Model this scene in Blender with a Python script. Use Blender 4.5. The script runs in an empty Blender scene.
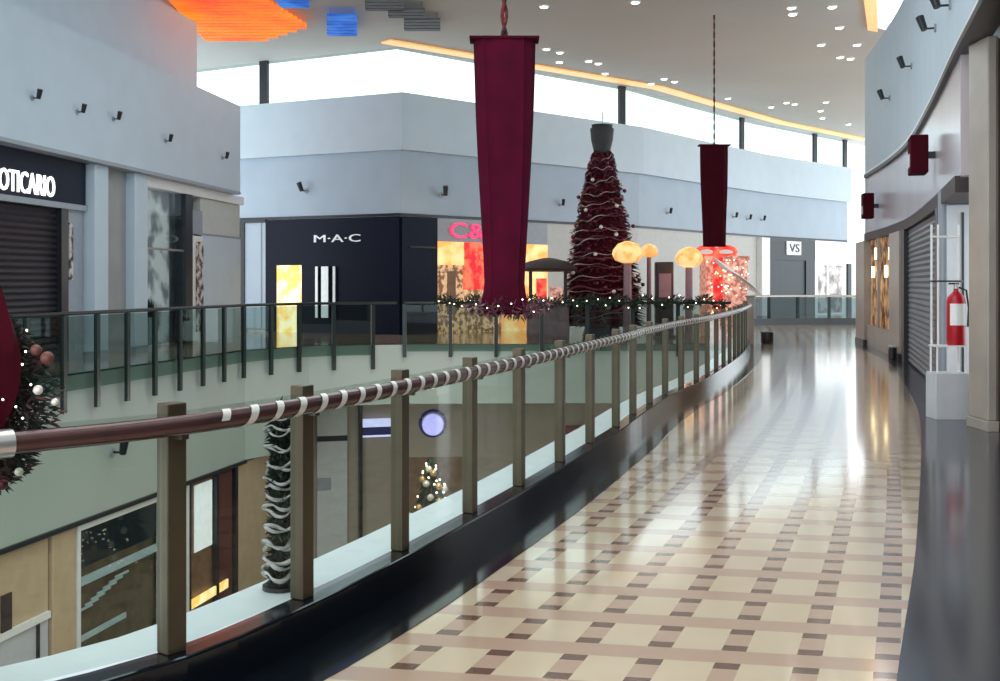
import bpy, math, random
from mathutils import Vector
random.seed(7)
scene = bpy.context.scene
COL = scene.collection
F, HZ, EYE = 1100.0, 282.0, 1.65          # focal length in pixels, horizon row, eye height

# ------------------------------------------------------------------ helpers
def lin(c):
    c /= 255.0
    return c/12.92 if c <= 0.04045 else ((c+0.055)/1.055)**2.4
def rgb(r, g, b): return (lin(r), lin(g), lin(b), 1.0)
def at(px, py, Y):
    return Vector(((px-500)/F*Y, Y, EYE-(py-HZ)/F*Y))
def zat(py, Y): return EYE-(py-HZ)/F*Y
def hit(px, A, B):
    t = (px-500)/F
    dx, dy = B[0]-A[0], B[1]-A[1]
    s = (t*A[1]-A[0])/(dx-t*dy)
    return Vector((A[0]+s*dx, A[1]+s*dy))

def mat(name, col, rough=0.6, metal=0.0, var=0.08, scale=6.0, emit=0.0, ecol=None, spec=0.5, bump=0.0):
    m = bpy.data.materials.new(name); m.use_nodes = True
    nt = m.node_tree; b = nt.nodes['Principled BSDF']
    tc = nt.nodes.new('ShaderNodeTexCoord')
    nz = nt.nodes.new('ShaderNodeTexNoise'); nz.inputs['Scale'].default_value = scale
    nz.inputs['Detail'].default_value = 3.0
    rp = nt.nodes.new('ShaderNodeValToRGB')
    c0 = tuple(max(0, x*(1-var)) for x in col[:3])+(1,)
    c1 = tuple(min(1, x*(1+var)) for x in col[:3])+(1,)
    rp.color_ramp.elements[0].color = c0; rp.color_ramp.elements[1].color = c1
    rp.color_ramp.elements[0].position = .3; rp.color_ramp.elements[1].position = .7
    nt.links.new(tc.outputs['Object'], nz.inputs['Vector'])
    nt.links.new(nz.outputs['Fac'], rp.inputs['Fac'])
    nt.links.new(rp.outputs['Color'], b.inputs['Base Color'])
    b.inputs['Roughness'].default_value = rough; b.inputs['Metallic'].default_value = metal
    b.inputs['Specular IOR Level'].default_value = spec
    if bump:
        bp = nt.nodes.new('ShaderNodeBump'); bp.inputs['Strength'].default_value = bump
        nt.links.new(nz.outputs['Fac'], bp.inputs['Height'])
        nt.links.new(bp.outputs['Normal'], b.inputs['Normal'])
    if emit:
        if ecol: b.inputs['Emission Color'].default_value = ecol
        else: nt.links.new(rp.outputs['Color'], b.inputs['Emission Color'])
        b.inputs['Emission Strength'].default_value = emit
    return m

def two_tone(name, ca, cb, scale, rough=0.7, emit=0.0, lo=.42, hi=.58, stretch=(1,1,1), metal=0.0):
    m = bpy.data.materials.new(name); m.use_nodes = True
    nt = m.node_tree; b = nt.nodes['Principled BSDF']
    tc = nt.nodes.new('ShaderNodeTexCoord'); mp = nt.nodes.new('ShaderNodeMapping')
    mp.inputs['Scale'].default_value = stretch
    nz = nt.nodes.new('ShaderNodeTexNoise'); nz.inputs['Scale'].default_value = scale
    rp = nt.nodes.new('ShaderNodeValToRGB')
    rp.color_ramp.elements[0].color = ca; rp.color_ramp.elements[1].color = cb
    rp.color_ramp.elements[0].position = lo; rp.color_ramp.elements[1].position = hi
    nt.links.new(tc.outputs['Object'], mp.inputs['Vector']); nt.links.new(mp.outputs['Vector'], nz.inputs['Vector'])
    nt.links.new(nz.outputs['Fac'], rp.inputs['Fac']); nt.links.new(rp.outputs['Color'], b.inputs['Base Color'])
    b.inputs['Roughness'].default_value = rough; b.inputs['Metallic'].default_value = metal
    if emit:
        nt.links.new(rp.outputs['Color'], b.inputs['Emission Color']); b.inputs['Emission Strength'].default_value = emit
    return m

def glass_mat(name, tint, refl=.3, rough=0.02):
    m = bpy.data.materials.new(name); m.use_nodes = True
    nt = m.node_tree; nt.nodes.clear()
    out = nt.nodes.new('ShaderNodeOutputMaterial'); mix = nt.nodes.new('ShaderNodeMixShader')
    tr = nt.nodes.new('ShaderNodeBsdfTransparent'); gl = nt.nodes.new('ShaderNodeBsdfGlossy')
    lw = nt.nodes.new('ShaderNodeLayerWeight'); lw.inputs['Blend'].default_value = .5
    pw = nt.nodes.new('ShaderNodeMath'); pw.operation = 'POWER'; pw.inputs[1].default_value = 4.0; nt.links.new(lw.outputs['Facing'], pw.inputs[0])
    fr = nt.nodes.new('ShaderNodeMath'); fr.operation = 'MULTIPLY_ADD'; fr.inputs[1].default_value = refl; fr.inputs[2].default_value = .035; nt.links.new(pw.outputs[0], fr.inputs[0])
    gl.inputs['Roughness'].default_value = rough; gl.inputs['Color'].default_value = (.9,.95,.95,1)
    tc = nt.nodes.new('ShaderNodeTexCoord'); nz = nt.nodes.new('ShaderNodeTexNoise'); nz.inputs['Scale'].default_value = 1.5
    rp = nt.nodes.new('ShaderNodeValToRGB')
    rp.color_ramp.elements[0].color = tuple(x*.96 for x in tint[:3])+(1,); rp.color_ramp.elements[1].color = tuple(min(1,x*1.04) for x in tint[:3])+(1,)
    nt.links.new(tc.outputs['Object'], nz.inputs['Vector']); nt.links.new(nz.outputs['Fac'], rp.inputs['Fac'])
    nt.links.new(rp.outputs['Color'], tr.inputs['Color'])
    nt.links.new(fr.outputs[0], mix.inputs['Fac'])
    nt.links.new(tr.outputs['BSDF'], mix.inputs[1]); nt.links.new(gl.outputs['BSDF'], mix.inputs[2])
    nt.links.new(mix.outputs['Shader'], out.inputs['Surface'])
    return m

class MB:
    def __init__(self): self.v = []; self.f = []; self.smooth = False
    def add(self, vs, fs):
        n = len(self.v); self.v += [Vector(p) for p in vs]; self.f += [tuple(i+n for i in f) for f in fs]; return self
    def box(self, x0, x1, y0, y1, z0, z1):
        return self.hexa([(x0,y0),(x1,y0),(x1,y1),(x0,y1)], z0, z1)
    def hexa(self, quad, z0, z1): return self.prism(quad, z0, z1)
    def prism(self, poly, z0, z1):
        poly = [(p[0], p[1]) for p in poly]
        a = sum(poly[i][0]*poly[(i+1) % len(poly)][1]-poly[(i+1) % len(poly)][0]*poly[i][1] for i in range(len(poly)))
        if a < 0: poly = poly[::-1]
        n = len(poly)
        vs = [(p[0],p[1],z0) for p in poly]+[(p[0],p[1],z1) for p in poly]
        fs = [tuple(range(n))[::-1], tuple(range(n, 2*n))]+[(i,(i+1) % n,(i+1) % n+n,i+n) for i in range(n)]
        return self.add(vs, fs)
    def tube(self, pts, r, n=8, closed=False):
        pts = [Vector(p) for p in pts]; m = len(pts); rs = r if isinstance(r, (list, tuple)) else [r]*m
        base = len(self.v)
        for i, p in enumerate(pts):
            t = (pts[(i+1) % m]-pts[i-1]) if closed else (pts[min(i+1, m-1)]-pts[max(i-1, 0)])
            t.normalize()
            up = Vector((0,0,1)) if abs(t.z) < .9 else Vector((1,0,0))
            a = t.cross(up).normalized(); b = a.cross(t).normalized()
            for k in range(n):
                w = 2*math.pi*k/n
                self.v.append(p+(a*math.cos(w)+b*math.sin(w))*rs[i])
        for i in range(m if closed else m-1):
            j = (i+1) % m
            for k in range(n):
                l = (k+1) % n
                self.f.append((base+i*n+k, base+j*n+k, base+j*n+l, base+i*n+l))
        if not closed:
            self.f.append(tuple(base+k for k in range(n))); self.f.append(tuple(base+(m-1)*n+k for k in range(n))[::-1])
        self.smooth = True
        return self
    def lathe(self, c, prof, n=20):
        c = Vector(c); base = len(self.v); m = len(prof)
        for r, z in prof:
            for k in range(n):
                w = 2*math.pi*k/n; self.v.append(c+Vector((r*math.cos(w), r*math.sin(w), z)))
        for i in range(m-1):
            for k in range(n):
                l = (k+1) % n
                self.f.append((base+i*n+k, base+i*n+l, base+(i+1)*n+l, base+(i+1)*n+k))
        self.f.append(tuple(base+k for k in range(n))[::-1]); self.f.append(tuple(base+(m-1)*n+k for k in range(n)))
        self.smooth = True
        return self
    def ball(self, c, r, n=10):
        prof = [(max(1e-4, r*math.sin(math.pi*i/n)), -r*math.cos(math.pi*i/n)) for i in range(n+1)]
        return self.lathe(c, prof, n+2)
    def panel(self, A, B, z0, z1, off=0.0, th=0.05):
        """upright board from plan point A to B; off = gap in front of the line towards the viewer, th = thickness behind that"""
        A, B = Vector((A[0],A[1])), Vector((B[0],B[1])); n = nrm(A, B)
        a, b = A+n*off, B+n*off
        return self.prism([a, b, b-n*th, a-n*th], z0, z1)
    def build(self, name, m, parent=None, smooth=None, bevel=0.0):
        o0 = Vector((0,0,0)); q = parent
        while q is not None: o0 += Vector(q.location); q = q.parent
        me = bpy.data.meshes.new(name)
        me.from_pydata([tuple(p-o0) for p in self.v], [], self.f); me.update()
        me.materials.append(m)
        if self.smooth if smooth is None else smooth:
            for p in me.polygons: p.use_smooth = True
            try: me.set_sharp_from_angle(angle=math.radians(50))
            except Exception: pass
        o = bpy.data.objects.new(name, me); COL.objects.link(o); o.parent = parent
        if bevel:
            bv = o.modifiers.new('bevel', 'BEVEL'); bv.width = bevel; bv.segments = 2; bv.limit_method = 'ANGLE'
        return o

def nrm(A, B):
    d = Vector((B[0]-A[0], B[1]-A[1])).normalized(); n = Vector((-d.y, d.x)); mid = (Vector((A[0],A[1]))+Vector((B[0],B[1])))/2
    return n if n.dot(-mid) > 0 else -n
def tag(o, label, cat, group=None, kind=None):
    o['label'] = label; o['category'] = cat
    if group: o['group'] = group
    if kind: o['kind'] = kind
    return o
def thing(name, label, cat, loc, group=None):
    o = bpy.data.objects.new(name, None); COL.objects.link(o); o.location = loc; o.empty_display_size = .2
    return tag(o, label, cat, group)
def struct(o): o['kind'] = 'structure'; return o
def text_mesh(txt, ext):
    cu = bpy.data.curves.new('t', 'FONT'); cu.body = txt; cu.extrude = ext; cu.resolution_u = 3
    o = bpy.data.objects.new('t', cu); COL.objects.link(o)
    dg = bpy.context.evaluated_depsgraph_get(); dg.update()
    me = bpy.data.meshes.new_from_object(o.evaluated_get(dg)); bpy.data.objects.remove(o)
    return me
def text_on(name, txt, m, parent, A, B, z, h, off, bold=0.0):
    """lettering whose width fills plan line A->B at height z, cap height h"""
    me = text_mesh(txt, .02)
    A, B = Vector((A[0],A[1])), Vector((B[0],B[1])); n = nrm(A, B)
    xs = [v.co.x for v in me.vertices]; ys = [v.co.y for v in me.vertices]
    x0, x1, y0, y1 = min(xs), max(xs), min(ys), max(ys)
    mb = MB(); vs = []
    for v in me.vertices:
        p = A+(B-A)*((v.co.x-x0)/(x1-x0))+n*(off+v.co.z)
        vs.append((p.x, p.y, z+(v.co.y-y0)/(y1-y0)*h))
    mb.add(vs, [tuple(p.vertices) for p in me.polygons])
    bpy.data.meshes.remove(me)
    return mb.build(name, m, parent, smooth=False)
def spline(pts, step):
    P = [Vector(p) for p in pts]; out = []
    for i in range(len(P)-1):
        p0, p1, p2, p3 = P[max(i-1,0)], P[i], P[i+1], P[min(i+2, len(P)-1)]
        n = max(2, int((p2-p1).length/step))
        for k in range(n):
            t = k/n
            out.append(.5*((2*p1)+(p2-p0)*t+(2*p0-5*p1+4*p2-p3)*t*t+(3*p1-p0-3*p2+p3)*t**3))
    out.append(P[-1]); return out
def offs(pts, d):
    """offset a plan polyline; +d = to its right"""
    out = []
    for i, p in enumerate(pts):
        a = pts[max(i-1,0)]; b = pts[min(i+1,len(pts)-1)]
        t = Vector((b[0]-a[0], b[1]-a[1])).normalized()
        out.append(Vector((p[0]+t.y*d, p[1]-t.x*d)))
    return out
def band(mb, L, R, z0, z1):
    """solid strip between two plan polylines of equal length"""
    n = len(L); vs = []
    for a, b in zip(L, R): vs += [(a[0],a[1],z0),(b[0],b[1],z0),(b[0],b[1],z1),(a[0],a[1],z1)]
    fs = [(0,1,2,3),(4*n-4,4*n-1,4*n-2,4*n-3)]
    for i in range(n-1):
        q = 4*i
        for k in range(4):
            l = (k+1) % 4; fs.append((q+k, q+4+k, q+4+l, q+l))
    mb.add(vs, fs); return mb
def resample(pts, d, start=0.0):
    out = []; acc = -start
    for a, b in zip(pts[:-1], pts[1:]):
        L = (b-a).length; 
        while acc <= L:
            if acc >= 0: out.append(a+(b-a)*(acc/L))
            acc += d
        acc -= L
    return out

# ------------------------------------------------------------------ materials
M = {}
M['white'] = mat('white_paint', rgb(196,211,224), .55, var=.03, scale=1.5)
M['white_low'] = mat('shade_grey_white', rgb(168,184,200), .55, var=.04, scale=1.2)  # white greyed to put the shading of the lower back band into its colour
M['fascia'] = mat('gallery_fascia_paint', rgb(176,186,178), .6, var=.03, scale=.8)
M['ceil'] = mat('ceiling_plaster', rgb(190,188,183), .8, var=.03, scale=.3)
M['plaster'] = mat('pale_plaster', rgb(200,202,200), .7, var=.04)
M['grey_panel'] = mat('grey_panel', rgb(150,158,168), .4, var=.05)
M['col_grey'] = mat('grey_column', rgb(150,152,152), .5, var=.06, scale=2)
M['black'] = mat('black_lacquer', rgb(12,20,40), .5, var=.15, spec=.15)
M['navy'] = mat('dark_navy_panel', rgb(18,27,46), .5, var=.15, spec=.15)
M['dark'] = mat('charcoal_metal', rgb(42,44,50), .35, .3, var=.1)
M['granite'] = mat('black_granite', rgb(14,19,26), .14, var=.35, scale=60)
M['border'] = mat('dark_grey_granite', rgb(62,64,70), .13, var=.15, scale=40)
M['bronze'] = mat('bronze_post', rgb(82,72,56), .38, .5, var=.12, scale=8)
M['rail'] = mat('brown_handrail', rgb(84,58,56), .22, .45, var=.15, scale=10)
M['steel'] = mat('brushed_steel', rgb(185,185,182), .28, .8, var=.05)
M['wrapping'] = mat('silver_strip', rgb(215,212,205), .35, .3, var=.06, scale=20)
M['darkrail'] = mat('dark_green_rail', rgb(40,52,52), .3, .3)
M['glass'] = glass_mat('railing_glass', (.73,.80,.75))
M['glass_far'] = glass_mat('green_glass', (.42,.52,.49))
M['glass_dark'] = glass_mat('dark_teal_glass', (.16,.22,.23))
M['glass_clear'] = glass_mat('shop_glass', (.85,.92,.93))
M['ledge'] = mat('white_ledge', rgb(232,238,244), .5, var=.03)
M['beige'] = mat('beige_stone', rgb(196,172,142), .5, var=.07, scale=3)
M['sand'] = mat('sand_wall', rgb(172,160,144), .6, var=.06, scale=2)
M['marble'] = mat('grey_beige_marble', rgb(168,156,146), .3, var=.10, scale=2)
M['lower_floor'] = mat('lower_floor_tile', rgb(120,112,104), .25, var=.1)
M['pink_band'] = mat('pinkish_sign_band', rgb(198,186,192), .22, var=.05, scale=.8)
M['maroon'] = mat('maroon_velvet', rgb(74,6,32), .95, var=.18, scale=3, spec=.15)
M['maroon_d'] = mat('dark_maroon_velvet', rgb(64,6,22), .95, var=.18, scale=3, spec=.15)
M['rope'] = two_tone('twisted_rope', rgb(40,20,24), rgb(120,30,40), 9, stretch=(1,1,1.5))
M['fir'] = two_tone('fir_needles', rgb(18,34,26), rgb(46,66,50), 14)
M['fir_tree'] = two_tone('fir_and_purple_foil', rgb(30,24,28), rgb(118,70,82), 6, rough=.45, lo=.36, hi=.56)
M['swag'] = two_tone('fir_with_red_leaves', rgb(22,38,30), rgb(92,44,44), 12, lo=.5, hi=.66)
M['tinsel'] = mat('silver_tinsel', rgb(200,196,196), .3, .5, var=.1, scale=20)
M['tinsel_red'] = mat('dull_red_tinsel', rgb(112,52,58), .4, .3, var=.2, scale=12)
M['bauble_d'] = mat('plum_bauble', rgb(96,40,52), .2, .4, var=.1)
M['bauble_g'] = mat('gold_bauble', rgb(214,180,120), .25, .5, var=.1)
M['bauble_w'] = mat('pearl_bauble', rgb(226,218,208), .25, .2, var=.05)
M['bauble_r'] = mat('copper_bauble', rgb(108,62,56), .5, .2, var=.1)
M['fairy'] = mat('fairy_light', rgb(255,236,205), .4, emit=4)
M['led'] = mat('warm_cove_light', rgb(255,205,140), .5, emit=.55, ecol=rgb(255,184,104))
M['down'] = mat('downlight_lens', rgb(255,250,240), .5, emit=6)
M['orange'] = two_tone('orange_slats', rgb(255,84,44), rgb(255,150,18), .35, emit=.75, lo=.35, hi=.65)  # orange, blue and grey slats carry added emission to look bright
M['blue'] = two_tone('blue_slats', rgb(30,92,190), rgb(66,132,226), .8, emit=.6)
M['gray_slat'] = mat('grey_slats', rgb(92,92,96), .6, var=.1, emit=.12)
M['letters'] = mat('lit_white_letters', rgb(250,250,255), .5, emit=1.6)
M['letters_dim'] = mat('pale_letters', rgb(220,225,230), .5, emit=.35)
M['neon_pink'] = mat('pink_red_neon', rgb(255,50,105), .5, emit=1.2)
M['warm_lit'] = two_tone('warm_lit_display', rgb(255,178,92), rgb(255,226,160), 1.5, emit=.75)
M['warm_beads'] = two_tone('warm_bead_curtain', rgb(126,92,62), rgb(238,196,150), 7, emit=.45)
M['red_lit'] = two_tone('red_lit_display', rgb(226,40,50), rgb(255,120,84), 3, emit=.7)
M['yellow_lit'] = two_tone('yellow_lit_display', rgb(255,206,104), rgb(255,240,190), 2.5, emit=1.0)
M['gold_lit'] = two_tone('golden_lit_fabric', rgb(255,176,96), rgb(255,216,150), 3, emit=.75)
M['pink_net'] = two_tone('pink_light_net', rgb(190,120,110), rgb(255,196,176), 8, emit=.35)
M['pinkish'] = mat('dusty_pink_post', rgb(150,118,126), .5, var=.1)
M['choco'] = mat('dark_brown_canopy', rgb(56,42,42), .5, var=.15)
M['shut_d'] = mat('dark_roller_shutter', rgb(52,50,58), .4, .3, var=.1)
M['shut_g'] = mat('grey_roller_shutter', rgb(92,98,108), .4, .2, var=.06)
M['rust'] = mat('brown_display', rgb(128,96,70), .5, var=.25, scale=4)
M['warm_glow'] = mat('shop_glow', rgb(255,236,190), .4, emit=5)
M['red_ext'] = mat('red_extinguisher_paint', rgb(178,16,34), .3, var=.08)
M['white_pl'] = mat('white_enamel', rgb(236,236,236), .35, var=.03)
M['black_pl'] = mat('black_plastic', rgb(22,22,26), .4, var=.1)
M['pale_box'] = mat('pale_grey_box', rgb(196,198,204), .45, var=.04)
M['screen'] = mat('bluish_lit_sign', rgb(200,206,255), .4, emit=1.0)
M['screen_b'] = mat('navy_lit_sign', rgb(36,40,100), .4, emit=.25)
M['disc'] = mat('lilac_lit_disc', rgb(178,176,250), .4, emit=1.1)
M['bright_shop'] = mat('bright_white_interior', rgb(232,240,242), .6, var=.04, emit=.55)
M['warm_shop'] = two_tone('warm_brown_interior', rgb(96,62,44), rgb(206,160,112), 3, emit=.35)
M['poster'] = two_tone('printed_poster', rgb(60,56,60), rgb(214,206,204), 5)
M['display'] = two_tone('pale_window_display', rgb(130,128,134), rgb(214,208,206), 1.6, emit=.35)  # emission added to brighten the recessed display surface
M['teal_dark'] = mat('dark_teal_shutter', rgb(44,56,64), .45, var=.08)
M['pot'] = mat('dark_topper', rgb(58,62,62), .7, var=.2, scale=12)

def floor_mat():
    m = bpy.data.materials.new('basket_weave_floor_tiles'); m.use_nodes = True
    nt = m.node_tree; b = nt.nodes['Principled BSDF']; N = nt.nodes.new; L = nt.links.new
    tc = N('ShaderNodeTexCoord'); sp = N('ShaderNodeSeparateXYZ'); L(tc.outputs['Object'], sp.inputs[0])
    def mth(op, a, c=None, d=None):
        n = N('ShaderNodeMath'); n.operation = op
        for i, x in enumerate((a, c, d)):
            if x is None: continue
            if isinstance(x, (int, float)): n.inputs[i].default_value = x
            else: L(x, n.inputs[i])
        return n.outputs[0]
    X, Y = sp.outputs['X'], sp.outputs['Y']
    y5 = mth('MAXIMUM', mth('SUBTRACT', Y, 6.0), 0.0)
    u = mth('ADD', mth('SUBTRACT', X, mth('MULTIPLY', Y, .37)), mth('MULTIPLY', mth('MULTIPLY', y5, y5), .0025))
    fu = mth('FRACT', mth('ADD', mth('DIVIDE', mth('ADD', u, .43), .345), .5))       # strip centred at .5
    v = mth('ADD', Y, mth('MULTIPLY', X, .175))
    fv = mth('FRACT', mth('DIVIDE', mth('SUBTRACT', v, 5.746), .486))                # row strip centred at .5
    du = mth('ABSOLUTE', mth('SUBTRACT', fu, .5)); dv = mth('ABSOLUTE', mth('SUBTRACT', fv, .5))
    su = mth('LESS_THAN', du, .165); sv = mth('LESS_THAN', dv, .17)
    strip = mth('MAXIMUM', su, sv)
    dk = mth('MULTIPLY', su, mth('LESS_THAN', mth('ABSOLUTE', mth('SUBTRACT', dv, .25)), .08))
    nz = N('ShaderNodeTexNoise'); nz.inputs['Scale'].default_value = 2.2; L(tc.outputs['Object'], nz.inputs['Vector'])
    def mixc(f, a, c):
        n = N('ShaderNodeMix'); n.data_type = 'RGBA'
        if isinstance(f, float): n.inputs[0].default_value = f
        else: L(f, n.inputs[0])
        for i, x in ((6, a), (7, c)):
            if isinstance(x, tuple): n.inputs[i].default_value = x
            else: L(x, n.inputs[i])
        return n.outputs[2]
    cream = mixc(nz.outputs['Fac'], rgb(214,190,158), rgb(222,204,176))
    stripc = mixc(nz.outputs['Fac'], rgb(188,154,132), rgb(200,170,148))
    c = mixc(strip, cream, stripc); c = mixc(dk, c, rgb(108,78,64))
    L(c, b.inputs['Base Color']); b.inputs['Roughness'].default_value = .16
    b.inputs['Specular IOR Level'].default_value = 1.0; b.inputs['Coat Weight'].default_value = .75; b.inputs['Coat Roughness'].default_value = .09; b.inputs['Coat IOR'].default_value = 1.6
    return m
M['floor'] = floor_mat()

# ------------------------------------------------------------------ plan lines
RAILP = [(-5.6,2.3),(-4.2,2.6),(-2.9,3.1),(-2.3,3.45),(-1.77,3.9),(-1.307,4.38),(-.923,5.13),(-.55,6.05),(-.192,7.03),(.1375,7.96),(.4925,9.03),
         (.825,10.08),(1.18,11.2),(1.58,12.6),(2.28,14.75),(3.05,16.8),(4.1,20),(5.08,23.3),(5.95,26.6),(6.4,28.9)]
RL = spline([Vector((x,y)) for x,y in RAILP], .25)
WALLP = [(1.6,-4),(2.4,0),(3.55,6.5),(5.15,12.1),(6.68,17),(8.05,21.6),(8.85,25),(9.56,28.8)]
WL = spline([Vector((x,y)) for x,y in WALLP], .5)
LRA, LRB = (-9.96,8.0), (-6.1,26.3)
FLA, FLB = (-10.5,8.0), (-7.65,32.4)
MFP = [(-12,38.8),(-8.7,37.0),(-3.1,34.3),(5.3,42.0),(8.3,46.0),(12.2,51.0),(18.0,57.0)]
LOW = -6.2

# ------------------------------------------------------------------ setting: floors
left = offs(RL, .10)
mb = MB()
inner = [p for p in left]
poly = [(p.x,p.y) for p in inner]+[(6.4,29.3),(-2.6,29.0),(-4.9,28.3),(-6.1,26.4),(-9.96,8.0),(-12,8.0),(-14,40),(-12,46),(26,66),(26,28),(12,27),(9,12.5),(9,-4),(-5.6,-4)]
top = [(x,y,0) for x,y in poly]
mb.prism(poly, -.3, 0.0)
struct(mb.build('floor', M['floor']))
mb = MB().box(-16,16,-4,48,LOW-.2,LOW); struct(mb.build('floor_lower', M['lower_floor']))
# dark polished borders
mb = MB(); band(mb, offs(RL,.10), offs(RL,.42), 0, .004); struct(mb.build('trim_1', M['granite']))
RB = spline([Vector(p) for p in [(-1.6,-3.4),(-.22,0),(1.64,4.55),(2.8,7.38),(5.07-.05,13.15),(6.35,17.2),(7.7,21.6),(8.5,25),(9.2,28.8)]], .5)
W2 = [Vector(p) for p in resample(RB, .5)]
mb = MB(); Rr = [p+Vector((2.2 if p.y < 12 else 1.0,0)) for p in W2]
for p, q in zip(W2, Rr):
    if p.y < 12: q.x = max(q.x, 3.8)
band(mb, W2, Rr, 0, .004); struct(mb.build('trim_2', M['border']))
# kerb under the railing, white ledge outside it
mb = MB(); band(mb, offs(RL,-.04), offs(RL,.10), -.35, .18); struct(mb.build('trim_3', M['granite'], bevel=.012))
RLs = [p for p in RL if p.y > 3.0]
mb = MB(); band(mb, offs(RLs,-.36), offs(RLs,-.04), -.35, .165); struct(mb.build('trim_4', M['ledge']))
# fascias of the gallery edges
mb = MB(); mb.prism([LRA, LRB, (-4.9,28.2), (-5.0,28.5), (-6.3,26.6), (LRA[0]-.25, 8)], -2.6, -.0)
struct(mb.build('trim_5', M['fascia']))
mb = MB().prism([(-4.9,28.2),(-2.6,28.9),(6.3,29.2),(6.3,29.5),(-2.62,29.2),(-5.0,28.5)], -1.55, -.0); struct(mb.build('trim_6', M['fascia']))
mb = MB().panel(LRA, LRB, -2.68, -2.6, .06, .3); struct(mb.build('trim_7', M['dark']))
# lower level walls
mb = MB().prism([(-11,8),(-7.0,27.0),(-5.2,30.5),(-2.9,31.2),(7.5,31.6),(7.5,32),(-3.1,31.6),(-5.6,31),(-7.5,27.2),(-11.5,8)], LOW, -.3)
struct(mb.build('wall_lower', M['sand']))
mb = MB(); band(mb, offs(RLs,.3), offs(RLs,.6), LOW, -.3); struct(mb.build('wall_under', M['sand']))

# ------------------------------------------------------------------ setting: left building
nL = nrm(FLA, FLB)
def lv(px, off=0.0):
    p = hit(px, FLA, FLB); return p
mb = MB().panel(FLA, FLB, 4.3, 6.83, 0, 3.0); struct(mb.build('wall_left', M['white']))
FU = hit(197, (FLA[0]-.45, FLA[1]), (FLB[0]-.45, FLB[1]))
mb = MB().panel((FLA[0]-.45, FLA[1]), FU, 6.83, 9.0, 0, 2.5); struct(mb.build('wall_left_upper', M['white']))
mb = MB().panel(FLA, FLB, 0, 4.3, -.75, .3); struct(mb.build('wall_left_shops', M['plaster']))
mb = MB().panel(FLA, FLB, 4.22, 4.3, .02, .5); struct(mb.build('trim_8', M['grey_panel']))

# ------------------------------------------------------------------ setting: back building (angled block)
MF = [Vector(p) for p in MFP]
def fwall(name, z0, z1, off, th, m):
    mb = MB(); a = offs(MF, off); b = offs(MF, off-th); band(mb, b, a, z0, z1); return struct(mb.build(name, m))
fa, fb = offs(MF, -.02), offs(MF, -.42)
for i in range(len(MF)-1): struct(MB().prism([fa[i],fa[i+1],fb[i+1],fb[i]], 0, 3.8).build('wall_back_shops', M['plaster']))
fwall('wall_back', 3.8, 5.77, 0, .6, M['white_low'])
fwall('wall_back_upper', 5.77, 7.54, .22, .8, M['white'])
fwall('trim_9', 3.72, 3.8, .03, .2, M['dark'])
win = fwall('window_1', 7.54, 9.0, -.1, .02, M['glass_clear'])
for px in (264, 622, 742, 815, 845):
    A, B = (MF[1], MF[2]) if px < 400 else ((MF[2], MF[3]) if px < 640 else ((MF[3], MF[4]) if px < 703 else ((MF[4], MF[5]) if px < 763 else (MF[5], MF[6]))))
    p = hit(px, A, B); w = .16
    d = (B-A).normalized()
    mb = MB().panel(p-d*w, p+d*w, 7.54, 9.0, .05, .12); mb.build('mullion', M['dark'], win)

# ------------------------------------------------------------------ setting: right building
def rwall(name, z0, z1, off, th, m, y0=-9, y1=99):
    W = [p for p in WL if y0 <= p.y <= y1]
    mb = MB(); band(mb, offs(W, -off), offs(W, -off+th), z0, z1); return struct(mb.build(name, m))
rwall('wall_right_upper', 4.5, 7.5, 0, 1.2, M['white'], 4)
rwall('wall_right_signs', 2.9, 4.5, -.03, .5, M['pink_band'], 12.75)
rwall('wall_right', 0, 2.9, -.12, .4, M['plaster'], 15.2)
mb = MB().box(6.05,7.4,15.05,15.2,0,2.9); struct(mb.build('wall_right_return', M['grey_panel']))
mb = MB().box(6.2,7.4,12.7,15.05,2.9,3.0); struct(mb.build('ceiling_niche', M['plaster']))
rwall('trim_10', 4.44, 4.5, .03, .3, M['white_pl'], 4)
rwall('trim_11', 4.36, 4.44, .04, .3, M['black_pl'], 4)
rwall('trim_12', 2.72, 2.92, .03, .55, M['choco'], 12.75)
mb = MB().prism([(9.56,28.8),(9.62,29.0),(16,30.5),(16,29),(10.5,28.2)], 0, 7.5); struct(mb.build('wall_right_end', M['white']))
# dark glazed shop wall right of the pillar
mb = MB().prism([(6.3,12.75),(5.6,9.5),(4.2,4),(3.4,-4),(3.8,-4),(4.6,4),(6.0,9.5),(6.7,12.75)], 0, 4.5); struct(mb.build('wall_right_near', M['dark']))

# ------------------------------------------------------------------ ceiling
cp = [(-16,-4),(16,-4),(16,26.0),(8.4,26.0),(10.75,31.7),(12.6,33.2),(26,44),(26,66)]
back = offs(MF, -.5)
cp += [(p.x,p.y) for p in reversed(back)]+[(-16,41)]
mb = MB().prism(cp, 9.0, 9.25); struct(mb.build('ceiling', M['ceil']))
led = [Vector((-8.2,35.9)),Vector((-3.3,33.2))]+[p for p in offs(MF, 1.15)[3:]]
led = [led[1]]+led[2:]
mb = MB(); band(mb, led, offs(led, -.5), 8.93, 8.98)
tag(mb.build('cove_light', M['led']), 'long warm orange light strip along the ceiling edge above the high windows', 'light')
mb = MB().prism([(9.25,28.0),(9.6,28.0),(10.95,31.9),(10.6,31.7)], 8.9, 8.98)
tag(mb.build('cove_light', M['led']), 'short orange light strip at the ceiling opening above the right wall', 'light')

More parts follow.
